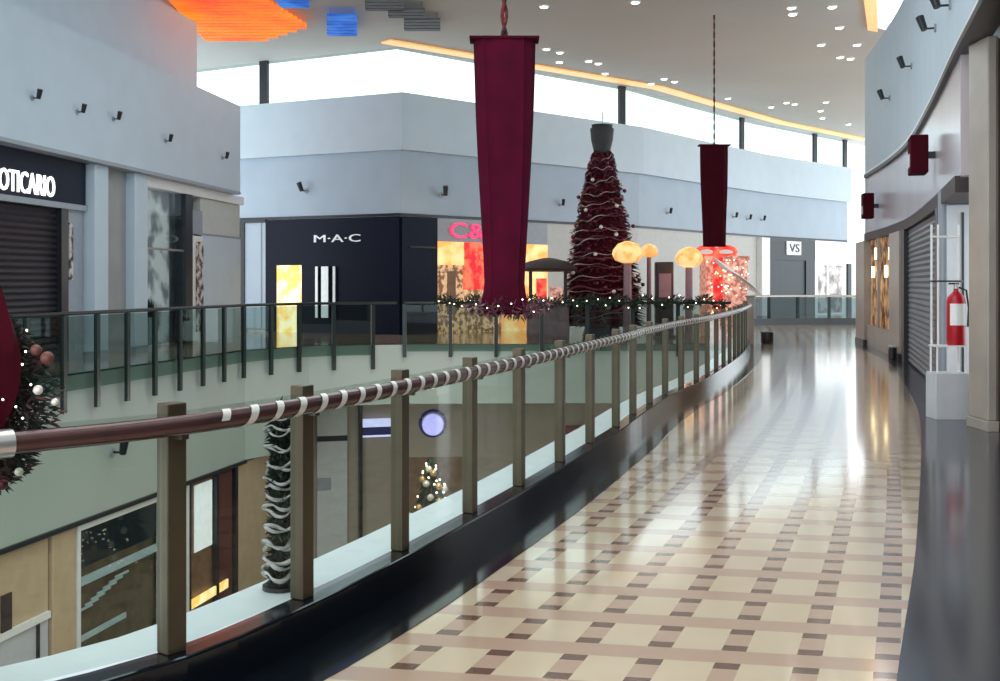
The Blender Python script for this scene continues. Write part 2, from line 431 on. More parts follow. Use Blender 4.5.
# coloured slat panels in the ceiling
def slats(name, rows, m, label):
    mb = MB()
    for y, x0, x1 in rows:
        Y = F*(8.78-EYE)/(HZ-y); Y2 = F*(8.78-EYE)/(HZ-y-2.2)
        mb.box((x0-500)/F*Y, (x1-500)/F*Y, Y, Y2, 8.78, 8.84)
    for y, x0, x1 in rows[:1]+rows[-1:]:          # hangers up to the ceiling
        Y = F*(8.78-EYE)/(HZ-y)+.03
        for x in (x0+3, x1-3): mb.tube([((x-500)/F*Y, Y, 8.84), ((x-500)/F*Y, Y, 9.0)], .012, 6)
    return tag(mb.build(name, m, smooth=False), label, 'ceiling panel')
slats('ceiling_panel', [(y, 168+y*.9, 268+y*1.55 if y < 26 else 308-(y-26)*3.2) for y in range(-6, 40, 3)], M['orange'],
      'large glowing orange slatted panel under the ceiling above the left building')
slats('ceiling_panel', [(y, 327, 356) for y in range(16, 37, 3)], M['blue'], 'small square blue slatted panel hanging beside the orange one')
slats('ceiling_panel', [(y, 274+abs(y), 308) for y in range(-6, 8, 3)], M['blue'], 'blue slatted panel cut by the top of the photo beside the orange one')
slats('ceiling_panel', [(y, 365, 403) for y in range(-6, 10, 3)], M['gray_slat'], 'grey ceiling panel at the top of the photo, upper step of the three grey ones')
slats('ceiling_panel', [(y, 388, 425) for y in range(10, 19, 3)], M['gray_slat'], 'grey ceiling panel, middle step of the three grey ones')
slats('ceiling_panel', [(y, 404, 440) for y in range(20, 32, 3)], M['gray_slat'], 'grey ceiling panel, lowest step of the three grey ones')

# recessed downlights
DL = [(50,12),(240,3),(565,15),(568,28),(650,13),(665,56),(627,92),(702,92),(667,118),(688,121),(55,101),(83,108),(82,128),(143,126),(163,131),
      (177,152),(300,163),(322,169),(273,173),(433,204),(523,222),(555,213),(572,216),(637,212),(626,230),(630,245),(684,258)]
d0 = None
for x, y in DL:
    px, py = 520+x*.48, y*.48
    Y = F*(9.0-EYE)/(HZ-py); c = Vector(((px-500)/F*Y, Y, 9.0))
    if d0 is None:
        d0 = thing('downlight', 'small round bright downlight set into the curved ceiling', 'downlight', c, 'ceiling downlights')
        kids = [MB().lathe(c, [(.10,-.035),(.13,-.035),(.15,0),(.10,0)], 14).build('rim', M['white_pl'], d0),
                MB().lathe(c, [(.10,-.05),(.10,-.012)], 14).build('lens', M['down'], d0)]
    else:
        d = d0.copy(); COL.objects.link(d); d.location = c
        for k in kids:
            q = k.copy(); COL.objects.link(q); q.parent = d

# ------------------------------------------------------------------ near railing
t = thing('glass_railing', 'long curved glass railing with bronze posts and brown handrail along the walkway', 'railing', (-1.307,4.38,.18))
posts = [Vector(p) for p in [(-3.0,3.05),(-2.17,3.55)]+RAILP[5:12]]
far = resample([p for p in RL if p.y >= 11.15], 1.12)
posts += far
hand = offs(RL, .10)
def zpt(p, z): return (p.x, p.y, z)
def dirat(p):
    i = min(range(len(RL)-1), key=lambda k: (RL[k]-p).length)
    a, b = RL[max(i-1,0)], RL[min(i+1,len(RL)-1)]
    return (b-a).normalized()
hmb = MB().tube([zpt(p, 1.09) for p in hand], .04, 12)
hr = hmb.build('handrail', M['rail'], t)
for p in [Vector((-1.80,3.87))]:
    d = dirat(p); q = p+Vector((d.y,-d.x))*.10
    MB().tube([zpt(q-d*.045,1.09), zpt(q+d*.045,1.09)], .05, 14).build('collar', M['steel'], hr)
for p in posts:
    d = dirat(p); n = Vector((d.y,-d.x))
    mb = MB().prism([p-d*.046-n*.036, p+d*.046-n*.036, p+d*.046+n*.036, p-d*.046+n*.036], .18, 1.17)
    po = mb.build('post', M['bronze'], t, bevel=.006)
    MB().prism([p-d*.018+n*.036, p+d*.018+n*.036, p+d*.018+n*.085, p-d*.018+n*.085], 1.03, 1.075).build('bracket', M['bronze'], po)
for a, b in zip(posts[:-1], posts[1:]):
    d = (b-a).normalized(); a2, b2 = a+d*.05, b-d*.05
    n = Vector((d.y,-d.x))*.0
    MB().add([zpt(a2,.19), zpt(b2,.19), zpt(b2,1.13), zpt(a2,1.13)], [(0,1,2,3)]).build('glass_panel', M['glass'], t)
# pale streaks along the handrail, built as a silver strip wound round it
hp = [p for p in resample(hand, .01) if 4.45 < p.y < 22]
mb = MB(); vs = []
for i, p in enumerate(hp):
    d = dirat(p); n = Vector((d.y,-d.x)); w = i*.01/.17*2*math.pi
    q = p+n*math.cos(w)*.0425; z = 1.09+math.sin(w)*.0425
    vs += [(q.x-d.x*.024, q.y-d.y*.024, z), (q.x+d.x*.024, q.y+d.y*.024, z)]
mb.add(vs, [(2*i,2*i+1,2*i+3,2*i+2) for i in range(len(hp)-1)]); mb.smooth = True
rb = mb.build('wrapping', M['wrapping'])
tag(rb, 'thin silver strip wound in a spiral around the brown handrail', 'wrapping')
# end post where the railing stops
e = thing('end_post', 'square brownish post where the curved railing ends at the far turn', 'post', (6.62,29.2,0))
MB().box(6.55,6.72,29.1,29.27,0,1.25).build('shaft', M['marble'], e, bevel=.01)
MB().box(6.52,6.75,29.07,29.30,1.25,1.29).build('cap', M['steel'], e)

# ------------------------------------------------------------------ gallery railings across the void
def gallery_rail(label, pts, step, zb, base):
    t = thing('gallery_railing', label, 'railing', (base[0], base[1], 0))
    P = [Vector(p) for p in pts]
    MB().tube([(p.x,p.y,1.1) for p in P], .035, 8).build('handrail', M['darkrail'], t)
    ps = resample(P, step)
    for i, p in enumerate(ps):
        d = (ps[min(i+1,len(ps)-1)]-ps[max(i-1,0)]).normalized(); n = Vector((d.y,-d.x))*(.035)
        MB().prism([p-d*.05-n, p+d*.05-n, p+d*.05+n, p-d*.05+n], zb, 1.07).build('post', M['darkrail'], t)
    for a, b in zip(ps[:-1], ps[1:]):
        d = (b-a).normalized(); a2, b2 = a+d*.06, b-d*.06
        MB().add([zpt(a2,max(zb+.15,-.25)), zpt(b2,max(zb+.15,-.25)), zpt(b2,1.05), zpt(a2,1.05)], [(0,1,2,3)]).build('glass_panel', M['glass_far'], t)
    return t
lo = .10
gallery_rail('green glass railing of the left gallery with dark posts reaching below the floor edge',
             [(-8.9+lo,13.0),(LRB[0]+lo,LRB[1]-.1),(-4.85,28.1),(-2.7,28.78)], 1.02, -.62, (-7.3,20.2))
gallery_rail('dark green glass railing across the far end of the void before the tall tree',
             [(-2.5,28.8),(6.1,29.08)], 1.2, -.32, (2.0,29.0))
def far_rail():
    P = [Vector(p) for p in [(9.2,41.6),(10.6,42.3),(12.2,42.6),(14.4,42.6)]]
    P = spline(P, .4)
    t = thing('gallery_railing', 'dark glass railing at the far end of the walkway before the white shop', 'railing', (11.5,42.4,0))
    MB().tube([(p.x,p.y,1.1) for p in P], .05, 8).build('handrail', M['steel'], t)
    mb = MB(); band(mb, offs(P,-.03), offs(P,.03), 0, .25); mb.build('kerb', M['granite'], t)
    ps = resample(P, 1.25)
    for i, p in enumerate(ps): MB().box(p.x-.05,p.x+.05,p.y-.05,p.y+.05,.25,1.06).build('post', M['darkrail'], t)
    for a, b in zip(ps[:-1], ps[1:]): MB().add([zpt(a,.25),zpt(b,.25),zpt(b,1.04),zpt(a,1.04)],[(0,1,2,3)]).build('glass_panel', M['glass_dark'], t)
far_rail()

# ------------------------------------------------------------------ left gallery shops
def L(px, back=.4):
    n = nL; A = Vector(FLA)-n*back; B = Vector(FLB)-n*back
    return hit(px, A, B)
# dark cosmetics shop
p = L(40); t = thing('shopfront', 'dark shopfront with white lit letters above a closed slatted shutter, on left gallery', 'shop', (p.x,p.y,0))
MB().panel(L(-70),L(83),3.3,4.22,.06,.3).build('sign_panel', M['navy'], t)
text_on('lettering', 'BOTICARIO', M['letters'], t, L(-12), L(51), 3.38, .42, .075)
MB().panel(L(-70),L(83),3.18,3.3,.1,.3).build('lintel', M['grey_panel'], t)
mb = MB()
for i in range(24):
    z = .12+i*.128
    A, B = L(-60), L(58); n = nrm(A,B)
    a, b = A-n*.06, B-n*.06
    mb.add([(a.x,a.y,z),(b.x,b.y,z),(b.x+n.x*.05,b.y+n.y*.05,z+.06),(a.x+n.x*.05,a.y+n.y*.05,z+.06),(b.x,b.y,z+.128),(a.x,a.y,z+.128)], [(0,1,2,3),(3,2,4,5)])
sh = mb.build('shutter', M['shut_d'], t)
MB().panel(L(-60),L(58),.0,.12,.0,.06).build('bottom_bar', M['dark'], sh)
MB().panel(L(58),L(65),0,3.18,.08,.25).build('frame_post', M['dark'], t)
MB().panel(L(65),L(83),0,3.18,.0,.2).build('side_panel', M['grey_panel'], t)
MB().panel(L(68),L(72),1.7,2.9,.03,.03).build('poster_strip', M['poster'], t)
# columns
for a, b, off, m, lab in ((84.5,98,.25,M['white'],'white column right of the dark cosmetics shop'),(125,138,.25,M['white'],'white column left of the tall shop window with the pale display')):
    c = L((a+b)/2); tt = thing('column', lab, 'column', (c.x,c.y,0), None)
    MB().panel(L(a),L(b),.12,4.22,off,.4).build('shaft', m, tt, bevel=.02)
    MB().panel(L(a),L(b),0,.12,off+.02,.44).build('base', M['grey_panel'], tt)
mb = MB().panel(L(98),L(125),0,4.22,.02,.3); tag(mb.build('wall_panel', M['col_grey']), 'plain grey wall panel between the two white columns', 'panel')
# tall glazed window
p = L(160); t = thing('shop_window', 'tall shop window with white head beam and pale display, right of the white columns', 'shop window', (p.x,p.y,0))
MB().panel(L(138),L(239),3.98,4.22,.15,.4).build('head_beam', M['white_pl'], t)
MB().panel(L(138),L(180),0,3.98,-.3,.02).build('backdrop', M['display'], t)
MB().panel(L(138),L(180),.1,3.95,.10,.015).build('pane', M['glass_clear'], t)
MB().panel(L(138),L(180),2.45,2.5,.11,.03).build('transom', M['steel'], t)
MB().panel(L(180),L(187),0,3.98,.16,.3).build('mullion', M['dark'], t)
MB().panel(L(187),L(199),2.95,3.6,.1,.1).build('upper_panel', M['grey_panel'], t)
MB().panel(L(187),L(199),0,2.9,.1,.1).build('white_panel', M['white_pl'], t)
MB().panel(L(192),L(199),.3,2.75,.13,.02).build('poster_strip', M['poster'], t)
p = L(220); t = thing('hoarding', 'pale glossy white shop hoarding at the end of the left gallery', 'panel', (p.x,p.y,0))
MB().panel(L(199.5),L(239),0,2.95,.05,.2).build('lower_panel', M['white'], t)
MB().panel(L(199.5),L(239),3.0,3.97,.02,.2).build('upper_panel', M['plaster'], t)
MB().panel(L(199.5),L(239),2.95,3.0,.06,.2).build('rail', M['grey_panel'], t)
# display bust in the tall window
p = L(150,.55); t = thing('display_plinth', 'pale display plinth with a dark plant in the tall left shop window', 'display', (p.x,p.y,0))
MB().lathe((p.x,p.y,0),[(.11,0),(.12,.05),(.1,.1),(.1,.7),(.12,.76)],4).build('plinth', M['pale_box'], t, smooth=False)
mb = MB()
for i in range(60):
    w = random.uniform(0,6.28); r = random.uniform(.05,.13); z = random.uniform(.5,.8)
    q = Vector((p.x+math.cos(w)*.05, p.y+math.sin(w)*.05, .74)); e2 = Vector((p.x+math.cos(w)*r, p.y+math.sin(w)*r, .76+z*.6))
    s = Vector((-math.sin(w), math.cos(w), 0))*.03
    mb.add([q, (q+e2)/2+s, e2, (q+e2)/2-s], [(0,1,2,3)])
mb.build('plant', M['fir'], t)

# ------------------------------------------------------------------ angled block shops
def Q(px):
    A, B = (MF[1], MF[2]) if px <= 400.6 else ((MF[2], MF[3]) if px < 640 else ((MF[3], MF[4]) if px < 703 else ((MF[4], MF[5]) if px < 763 else (MF[5], MF[6]))))
    return hit(px, A, B)
p = Q(330); t = thing('shopfront', 'black shopfront on the block corner with thin pale letters and a glowing doorway', 'shop', (p.x,p.y,0))
C0 = MF[2]
MB().panel(Q(267),Q(277),0,3.7,.08,.09).build('wall_panel', M['black'], t)
MB().panel(Q(303),C0,0,3.7,.08,.09).build('wall_panel', M['black'], t)
MB().panel(Q(277),Q(303),2.2,3.7,.08,.09).build('wall_panel', M['black'], t)
MB().panel(C0,Q(436),0,3.7,.08,.09).build('side_wall', M['navy'], t)
MB().panel(Q(277),Q(303),0,2.2,.02,.03).build('lit_doorway', M['yellow_lit'], t)
text_on('lettering', 'M·A·C', M['letters_dim'], t, Q(316), Q(362), 2.93, .24, .1)
for a, b in ((318,320.5),(324,331),(335.5,338)): MB().panel(Q(a),Q(b),.5,2.15,.16,.05).build('door_handle', M['steel'], t)
MB().panel(C0+(Q(436)-C0)*.2,Q(434),2.72,2.78,.12,.05).build('side_rail', M['black_pl'], t)
p = Q(256); t = thing('shop_window', 'narrow pale window with a dark frame left of the black shopfront', 'shop window', (p.x,p.y,0))
MB().panel(Q(239),Q(246),0,3.7,.1,.11).build('frame', M['dark'], t)
MB().panel(Q(246),Q(267),3.62,3.72,.1,.11).build('head', M['dark'], t)
MB().panel(Q(246),Q(267),.1,3.62,.06,.1).build('pane', M['white_low'], t)
MB().panel(Q(262),Q(263),.1,3.62,.08,.05).build('mullion', M['grey_panel'], t)
# red-lettered shop behind the banner
p = Q(470); t = thing('shopfront', 'shopfront glowing orange with pink red lit letters, partly behind the large banner', 'shop', (p.x,p.y,0))
MB().panel(Q(436),Q(546),2.95,3.7,.06,.07).build('sign_panel', M['grey_panel'], t)
text_on('lettering', 'C&A', M['neon_pink'], t, Q(448), Q(500), 3.08, .5, .1)
MB().panel(Q(436),Q(462),2.2,2.95,.1,.11).build('lit_header', M['warm_lit'], t)
MB().panel(Q(462),Q(500),1.4,2.95,.1,.11).build('red_panel', M['red_lit'], t)
MB().panel(Q(436),Q(462),0,2.2,.06,.07).build('bead_curtain', M['warm_beads'], t)
MB().panel(Q(462),Q(500),0,1.4,.06,.07).build('bead_curtain', M['warm_beads'], t)
MB().panel(Q(500),Q(546),0,2.95,.08,.09).build('lit_window', M['warm_lit'], t)
MB().panel(Q(446),Q(454),.6,2.0,.09,.04).build('door_leaf', M['rust'], t)
# dark shop with square sign
p = Q(790); t = thing('shopfront', 'dark shopfront with a square white sign above its closed teal shutter', 'shop', (p.x,p.y,0))
MB().panel(Q(766),Q(774),0,3.7,.06,.07).build('pilaster', M['dark'], t)
MB().panel(Q(805),Q(814),0,3.7,.06,.07).build('pilaster', M['dark'], t)
MB().panel(Q(774),Q(805),2.7,3.7,.06,.07).build('sign_panel', M['dark'], t)
MB().panel(Q(774),Q(805),0,2.7,.0,.015).build('shutter', M['teal_dark'], t)
MB().panel(Q(785),Q(799),2.95,3.6,.12,.06).build('sign_board', M['letters_dim'], t)
text_on('lettering', 'VS', M['black_pl'], t, Q(787), Q(797), 3.08, .4, .13)
# white post
p = Q(761); t = thing('pilaster', 'slim white pilaster left of the dark shop with the square sign', 'column', (p.x,p.y,0))
MB().panel(Q(757),Q(765),.1,3.7,.25,.26).build('shaft', M['white_pl'], t)
MB().panel(Q(757),Q(765),0,.1,.27,.28).build('base', M['grey_panel'], t)
# bright white shop
p = Q(835); t = thing('shopfront', 'bright white shopfront at the far end of the walkway', 'shop', (p.x,p.y,0))
MB().panel(Q(814),Q(857),2.7,3.7,.08,.09).build('header', M['bright_shop'], t)
MB().panel(Q(814),Q(857),0,2.7,.0,.015).build('back_panel', M['bright_shop'], t)
for a, b in ((818,826),(829,841)): MB().panel(Q(a),Q(b),.1,2.5,.05,.04).build('door_leaf', M['display'], t)
MB().panel(Q(846),Q(849.5),0,2.6,.12,.1).build('dark_post', M['dark'], t)

# ------------------------------------------------------------------ wall spotlights
def spot(px, py, A, B, off, label, k=1.0, dirn=-1):
    p2 = hit(px, A, B); n = nrm(A, B); z = zat(py, p2.y); d = (Vector(B)-Vector(A)).normalized()
    c = Vector((p2.x+n.x*off, p2.y+n.y*off, z))
    n3 = Vector((n.x,n.y,0)); d3 = Vector((d.x,d.y,0))
    t = thing('wall_spotlight', label, 'spotlight', c, 'wall spotlights')
    MB().tube([c, c+n3*.03*k], .07*k, 10).build('base', M['grey_panel'], t)
    MB().tube([c+n3*.03*k, c+n3*.16*k, c+n3*.18*k+Vector((0,0,.06*k))], .018*k, 6).build('arm', M['dark'], t)
    h = c+n3*.2*k+Vector((0,0,.08*k))
    MB().tube([h+Vector((0,0,-.1*k))-n3*.02, h+d3*.05*dirn*k+Vector((0,0,.13*k))+n3*.05*k], [.055*k,.07*k], 10).build('head', M['dark'], t)
names = ['leftmost','second from left','middle','second from right','rightmost']
for (px,py), nm in zip([(32,98),(77,112),(113,119),(165,141),(222,158)], names):
    spot(px, py, FLA, FLB, 0, nm+' of the five spotlights on the white band of the left building', .75)
def MQ(px): return ((MF[1], MF[2]) if px <= 400 else ((MF[2], MF[3]) if px < 640 else ((MF[3], MF[4]) if px < 703 else ((MF[4], MF[5]) if px < 763 else (MF[5], MF[6])))))
for px, py, lb in [(306,191,'dark spotlight on the grey wall above the black shopfront'),(441,195,'dark spotlight on the pale wall just left of the large banner'),
                   (560,205,'small spotlight on the pale wall between the large banner and the tree'),(667,213,'small spotlight on the pale wall between the tall tree and the far banner'),
                   (733,217,'first spotlight on the wall right of the far banner'),(747,219,'second spotlight on the wall right of the far banner'),(761,220,'third spotlight on the wall right of the far banner')]:
    A, B = MQ(px); spot(px, py, A, B, 0, lb, 1.25 if px < 500 else .9)
spot(112, 452, LRA, LRB, 0, 'small spotlight on the pale gallery edge below the left railing', 1.2)
def WQ(px):
    best = None
    for a, b in zip(WL[:-1], WL[1:]):
        if (a.x/a.y if a.y > .1 else 9) >= (px-500)/F >= (b.x/b.y if b.y > .1 else 9): best = (a, b)
    return best if best else (WL[-2], WL[-1])
def WP(px): a, b = WQ(px); return hit(px, a, b)
for px, py, lb in [(951,5,'spotlight nearest the top right on the right upper wall'),(936,28,'second spotlight from the top on the right upper wall'),
                   (912,66,'third spotlight from the top on the right upper wall'),(890,98,'farthest spotlight on the right upper wall')]:
    a, b = WQ(px); spot(px, py, a, b, 0, lb, .9, 1)

# ------------------------------------------------------------------ right side shops
def WB(px, back=.07):
    a, b = WQ(px); n = nrm(a, b); return hit(px, a-n*back, b-n*back)
def wpan(mb, x0, x1, z0, z1, off, th, back=.07):
    A, B = WB(x0, back), WB(x1, back); return mb.panel(A, B, z0, z1, off, th)
p = WB(925); t = thing('shopfront', 'right hand shopfront closed by a tall blue grey roller shutter', 'shop', (p.x,p.y,0))
mb = MB(); A, B = WB(942), WB(909); n = nrm(A, B)
for i in range(27):
    z = .02+i*.1
    a, b = A, B
    mb.add([(a.x,a.y,z),(b.x,b.y,z),(b.x+n.x*.025,b.y+n.y*.025,z+.05),(a.x+n.x*.025,a.y+n.y*.025,z+.05),(b.x,b.y,z+.1),(a.x,a.y,z+.1)], [(0,1,2,3),(3,2,4,5)])
mb.build('shutter', M['shut_g'], t)
wpan(MB(), 909, 906.5, 0, 2.72, .1, .2).build('guide_rail', M['dark'], t)
wpan(MB(), 945, 942, 0, 2.72, .1, .2).build('guide_rail', M['dark'], t)
t = thing('wall_panel', 'pale grey wall panel behind the fire extinguisher beside the shutter', 'panel', (6.35,15.03,0))
MB().box(6.1,6.6,15.01,15.05,.02,2.7).build('board', M['pale_box'], t)
MB().box(6.3,6.325,14.99,15.01,.3,2.6).build('joint', M['dark'], t)
p = WB(885); t = thing('shop_window', 'brown shop window with small glowing lamps near the far end of right wall', 'shop window', (p.x,p.y,0))
wpan(MB(), 894, 870, .55, 2.72, -.02, .03).build('backdrop', M['warm_shop'], t)
wpan(MB(), 894, 870, 0, .55, .08, .2).build('stall_riser', M['marble'], t)
wpan(MB(), 883, 881.8, .55, 2.7, .12, .05).build('mullion', M['marble'], t)
for px, z in ((873,1.9),(876,2.35),(878,1.6),(886,1.9),(890,2.3)):
    q = WB(px, .02); MB().tube([(q.x,q.y,z-.14),(q.x,q.y,z+.14)], .035, 8).build('lamp', M['warm_glow'], t)
for a, b, lb in ((906,895.5,'beige stone column between the brown shop window and the shutter'),(869.5,861,'beige stone column at the far end of the right wall')):
    p = WB((a+b)/2); t = thing('column', lb, 'column', (p.x,p.y,0))
    wpan(MB(), a, b, .15, 2.72, .14, .18).build('shaft', M['marble'], t)
    wpan(MB(), a, b, 0, .15, .16, .2).build('base', M['dark'], t)
# projecting signs
for x0, x1, y0, y1, lb in ((930,906,158,190,'dark maroon sign box projecting from the pinkish band above the shutter'),(871,864,198,222,'small dark sign box projecting at the far end of the pinkish band')):
    A, B = WP(x0), WP(x1); Y = (A.y+B.y)/2
    t = thing('sign_box', lb, 'sign', ((A.x+B.x)/2,(A.y+B.y)/2,zat((y0+y1)/2,Y)))
    n = nrm(A, B); m_ = (A+B)/2; m_ = hit((x0+x1)/2, A+n*.22, B+n*.22)-n*.22; d = (B-A).normalized(); w = .55 if x0 > 900 else .4
    z0, z1 = zat(y1, Y), zat(y0, Y)
    MB().panel(m_-d*w/2, m_+d*w/2, z0, z1, .35, .26).build('box', M['maroon_d'], t, bevel=.02)
    MB().panel(m_-d*w*.35, m_+d*w*.35, z0+.1, z0+.3, .36, .02).build('pale_patch', M['pink_band'], t)
    MB().panel(m_-d*.06, m_+d*.06, (z0+z1)/2-.05, (z0+z1)/2+.05, .1, .15).build('bracket', M['dark'], t)
# big pillar and dark window right of it
t = thing('pillar', 'tall grey beige marble pillar at the right edge of the photo', 'pillar', (5.33,12.3,0))
MB().box(5.365,5.47,12.1,12.6,.12,4.36).build('shaft', M['marble'], t, bevel=.015)
MB().box(5.35,5.485,12.08,12.62,0,.12).build('base', M['marble'], t, bevel=.01)
MB().box(5.47,5.49,12.12,12.5,.12,4.36).build('edge_strip', M['steel'], t)
mb = MB().box(5.495,6.1,12.22,12.5,0,4.36); tag(mb.build('dark_panel', M['rust']), 'dark brown panel beside the marble pillar at the right edge', 'panel')

# fire extinguisher on its stand
bx, by = (948-500)/F*13.3, 13.3
mb = MB().prism([(bx-.21,by-.16),(bx+.19,by-.16),(bx+.19,by+.16),(bx-.21,by+.16)], 0, .56)
tag(mb.build('plinth', M['pale_box'], bevel=.01), 'pale grey square plinth carrying the white extinguisher stand', 'plinth')
t = thing('extinguisher_stand', 'white wire stand on the pale plinth holding the red extinguisher', 'stand', (bx,by,.56))
ex = bx+.09
for dx, dy in ((-.17,-.1),(.17,-.1),(-.17,.1),(.17,.1)):
    MB().tube([(bx+dx,by+dy,.56),(bx+dx,by+dy,.89)], .012, 8).build('leg', M['white_pl'], t)
MB().box(bx-.19,bx+.19,by-.12,by+.12,.87,.89).build('shelf', M['white_pl'], t)
for dx in (-.16,-.08,.17): MB().tube([(bx+dx,by+.1,.89),(bx+dx,by+.1,2.35)], .014, 8).build('upright', M['white_pl'], t)
MB().tube([(bx-.16,by+.1,2.2),(bx+.17,by+.1,2.2)], .014, 8).build('crossbar', M['white_pl'], t)
MB().tube([(bx-.02+.19*math.cos(w*.314),by+.1*math.sin(w*.314),1.66) for w in range(20)], .011, 6, True).build('hoop', M['black_pl'], t)
t = thing('fire_extinguisher', 'red fire extinguisher with a white label on the white stand', 'fire extinguisher', (ex,by-.02,.89))
c = (ex,by-.02,.89)
MB().lathe(c,[(.10,0),(.11,.02),(.11,.52),(.095,.58),(.05,.63),(.03,.65),(.03,.68)],20).build('cylinder', M['red_ext'], t)
mb = MB(); nseg = 8; vs = []; 
for k in range(nseg+1):
    w = math.radians(-150+k*110/nseg)
    for z in (.24,.5): vs.append((c[0]+.112*math.cos(w), c[1]+.112*math.sin(w), c[2]+z))
mb.add(vs, [(2*k,2*k+2,2*k+3,2*k+1) for k in range(nseg)]); mb.build('label', M['white_pl'], t)
mb = MB().lathe((c[0],c[1],c[2]+.67),[(.028,0),(.03,.04),(.02,.07)],10); mb.build('valve', M['steel'], t)
MB().box(c[0]-.09,c[0]+.03,c[1]-.012,c[1]+.012,c[2]+.73,c[2]+.75).build('handle', M['black_pl'], t)
MB().tube([(c[0]+.02,c[1],c[2]+.70),(c[0]+.11,c[1]-.03,c[2]+.66),(c[0]+.13,c[1]-.05,c[2]+.45),(c[0]+.12,c[1]-.05,c[2]+.22)], .012, 8).build('hose', M['black_pl'], t)
# small black bin at the railing end, small dark box at column foot
t = thing('waste_bin', 'small black waste bin on the floor beside the railing end post', 'bin', (7.15,29.4,0))
MB().lathe((7.15,29.4,0),[(.15,0),(.17,.02),(.18,.26),(.17,.28)],14).build('body', M['black_pl'], t)
MB().lathe((7.15,29.4,.28),[(.185,0),(.185,.03),(.12,.05)],14).build('lid', M['dark'], t)
q = WB(900,.05)
t = thing('floor_box', 'small black box on the floor at the foot of the right column', 'box', (q.x-.2,q.y-.3,0))
MB().box(q.x-.32,q.x-.08,q.y-.4,q.y-.2,0,.26).build('body', M['black_pl'], t, bevel=.02)
MB().box(q.x-.33,q.x-.07,q.y-.41,q.y-.19,.26,.30).build('lid', M['pale_box'], t, bevel=.01)

# ------------------------------------------------------------------ hanging banners
def banner(label, cx, Y, zt, zb, wt, wm, wb, m, ceil=9.0, thick=.16, rr=.026):
    t = thing('hanging_banner', label, 'banner', (cx, Y, zt))
    mb = MB(); n = 28; k = 30; vs = []
    for i in range(n+1):
        s = i/n; z = zt+(zb-zt)*s
        if s < .9: w = wt+(wm-wt)*min(1, s/.9)
        else: w = wm+(wb-wm)*((s-.9)/.1)**1.3
        dp = thick*(1 if s < .85 else 1+(s-.85)*1.5)
        for j in range(k):
            a = 2*math.pi*j/k
            ca, sa = math.cos(a), math.sin(a)
            fold = 1+.035*math.sin(9*a)+.03*math.sin(5*a+3*s)
            x = w/2*abs(ca)**.6*math.copysign(1, ca)*fold; y = dp*abs(sa)**.8*math.copysign(1, sa)*(fold+.12*math.sin(11*a))
            vs.append((cx+x+.012*math.sin(5*s+a), Y+y, z+(.03*math.sin(6*a) if i == n else 0)))
    fs = [(i*k+j, i*k+(j+1) % k, (i+1)*k+(j+1) % k, (i+1)*k+j) for i in range(n) for j in range(k)]
    fs += [tuple(range(k))[::-1], tuple(n*k+j for j in range(k))]
    mb.add(vs, fs); mb.smooth = True; mb.build('cloth', m, t)
    MB().box(cx-wt/2-.06, cx+wt/2+.06, Y-thick-.02, Y+thick+.02, zt, zt+.03).build('top_bar', M['maroon_d'], t)
    pts = []; pts2 = []
    for i in range(60):
        z = zt+.03+(ceil-zt-.03)*i/59; w = i*.75
        pts.append((cx+rr*1.08*math.cos(w), Y+rr*1.08*math.sin(w), z)); pts2.append((cx-rr*1.08*math.cos(w), Y-rr*1.08*math.sin(w), z))
    MB().tube(pts, rr, 6).tube(pts2, rr, 6).build('rope', M['rope'], t)
    return t
t1 = banner('large dark maroon cloth banner hanging in the void on a twisted rope', .055, 14.0, zat(41,14), zat(312,14), .76, .53, .70, M['maroon'])
t2 = banner('smaller dark maroon banner hanging farther away, right of the tall tree', 5.9, 30.3, zat(146,30.3), zat(246,30.3), .74, .64, .62, M['maroon_d'], rr=.014)

# ------------------------------------------------------------------ foliage
def lights(parent, cs, r, m=None):
    first = None; q = Vector((0,0,0)); k = parent
    while k is not None: q += Vector(k.location); k = k.parent
    for c in cs:
        if first is None: first = MB().ball((c[0],c[1],c[2]), r, 4); me = MB(); me.v = [v-Vector(c)+q for v in first.v]; me.f = first.f; me.smooth = True; o = me.build('light', m or M['fairy'], parent); first = o
        else: o = first.copy(); COL.objects.link(o); o.parent = parent
        o.location = Vector(c)-q
def clump(mb, c, rx, ry, rz, n, L=.14, w=.02):
    for i in range(n):
        a = random.uniform(0, 6.283); u = random.uniform(-1, 1); r = random.uniform(.35, 1)**.5
        s = math.sqrt(1-u*u); p = Vector((c[0]+rx*r*s*math.cos(a), c[1]+ry*r*s*math.sin(a), c[2]+rz*r*u))
        d = Vector((s*math.cos(a)+random.uniform(-.5,.5), s*math.sin(a)+random.uniform(-.5,.5), u+random.uniform(-.6,.4))).normalized()
        e = d.cross(Vector((random.random()-.5, random.random()-.5, random.random()-.5))).normalized()*w
        l = L*random.uniform(.6,1.3)
        mb.add([p-d*l*.4, p+e, p+d*l*.6, p-e], [(0,1,2,3)])
    return mb
def fir_cone(mb, base, h, r0, r1, layers, per, p=1.0):
    for i in range(layers):
        s = i/(layers-1); z = base[2]+h*s; r = r0+(r1-r0)*s**p
        for k in range(per):
            a = random.uniform(0, 6.283); rr = r*random.uniform(.82,1.1)
            d = Vector((math.cos(a), math.sin(a), 0)); sd = Vector((-d.y, d.x, 0))
            root = Vector((base[0],base[1],z+.14))+d*rr*.3; tip = Vector((base[0],base[1],z-.10+random.uniform(-.05,.05)))+d*rr
            mid = (root+tip)/2+Vector((0,0,.05)); w = .06+.05*rr
            mb.add([root, mid+sd*w, tip, mid-sd*w, mid+Vector((0,0,-.08))], [(0,1,2,3),(0,4,2),(1,2,4),(3,4,2)])
    return mb
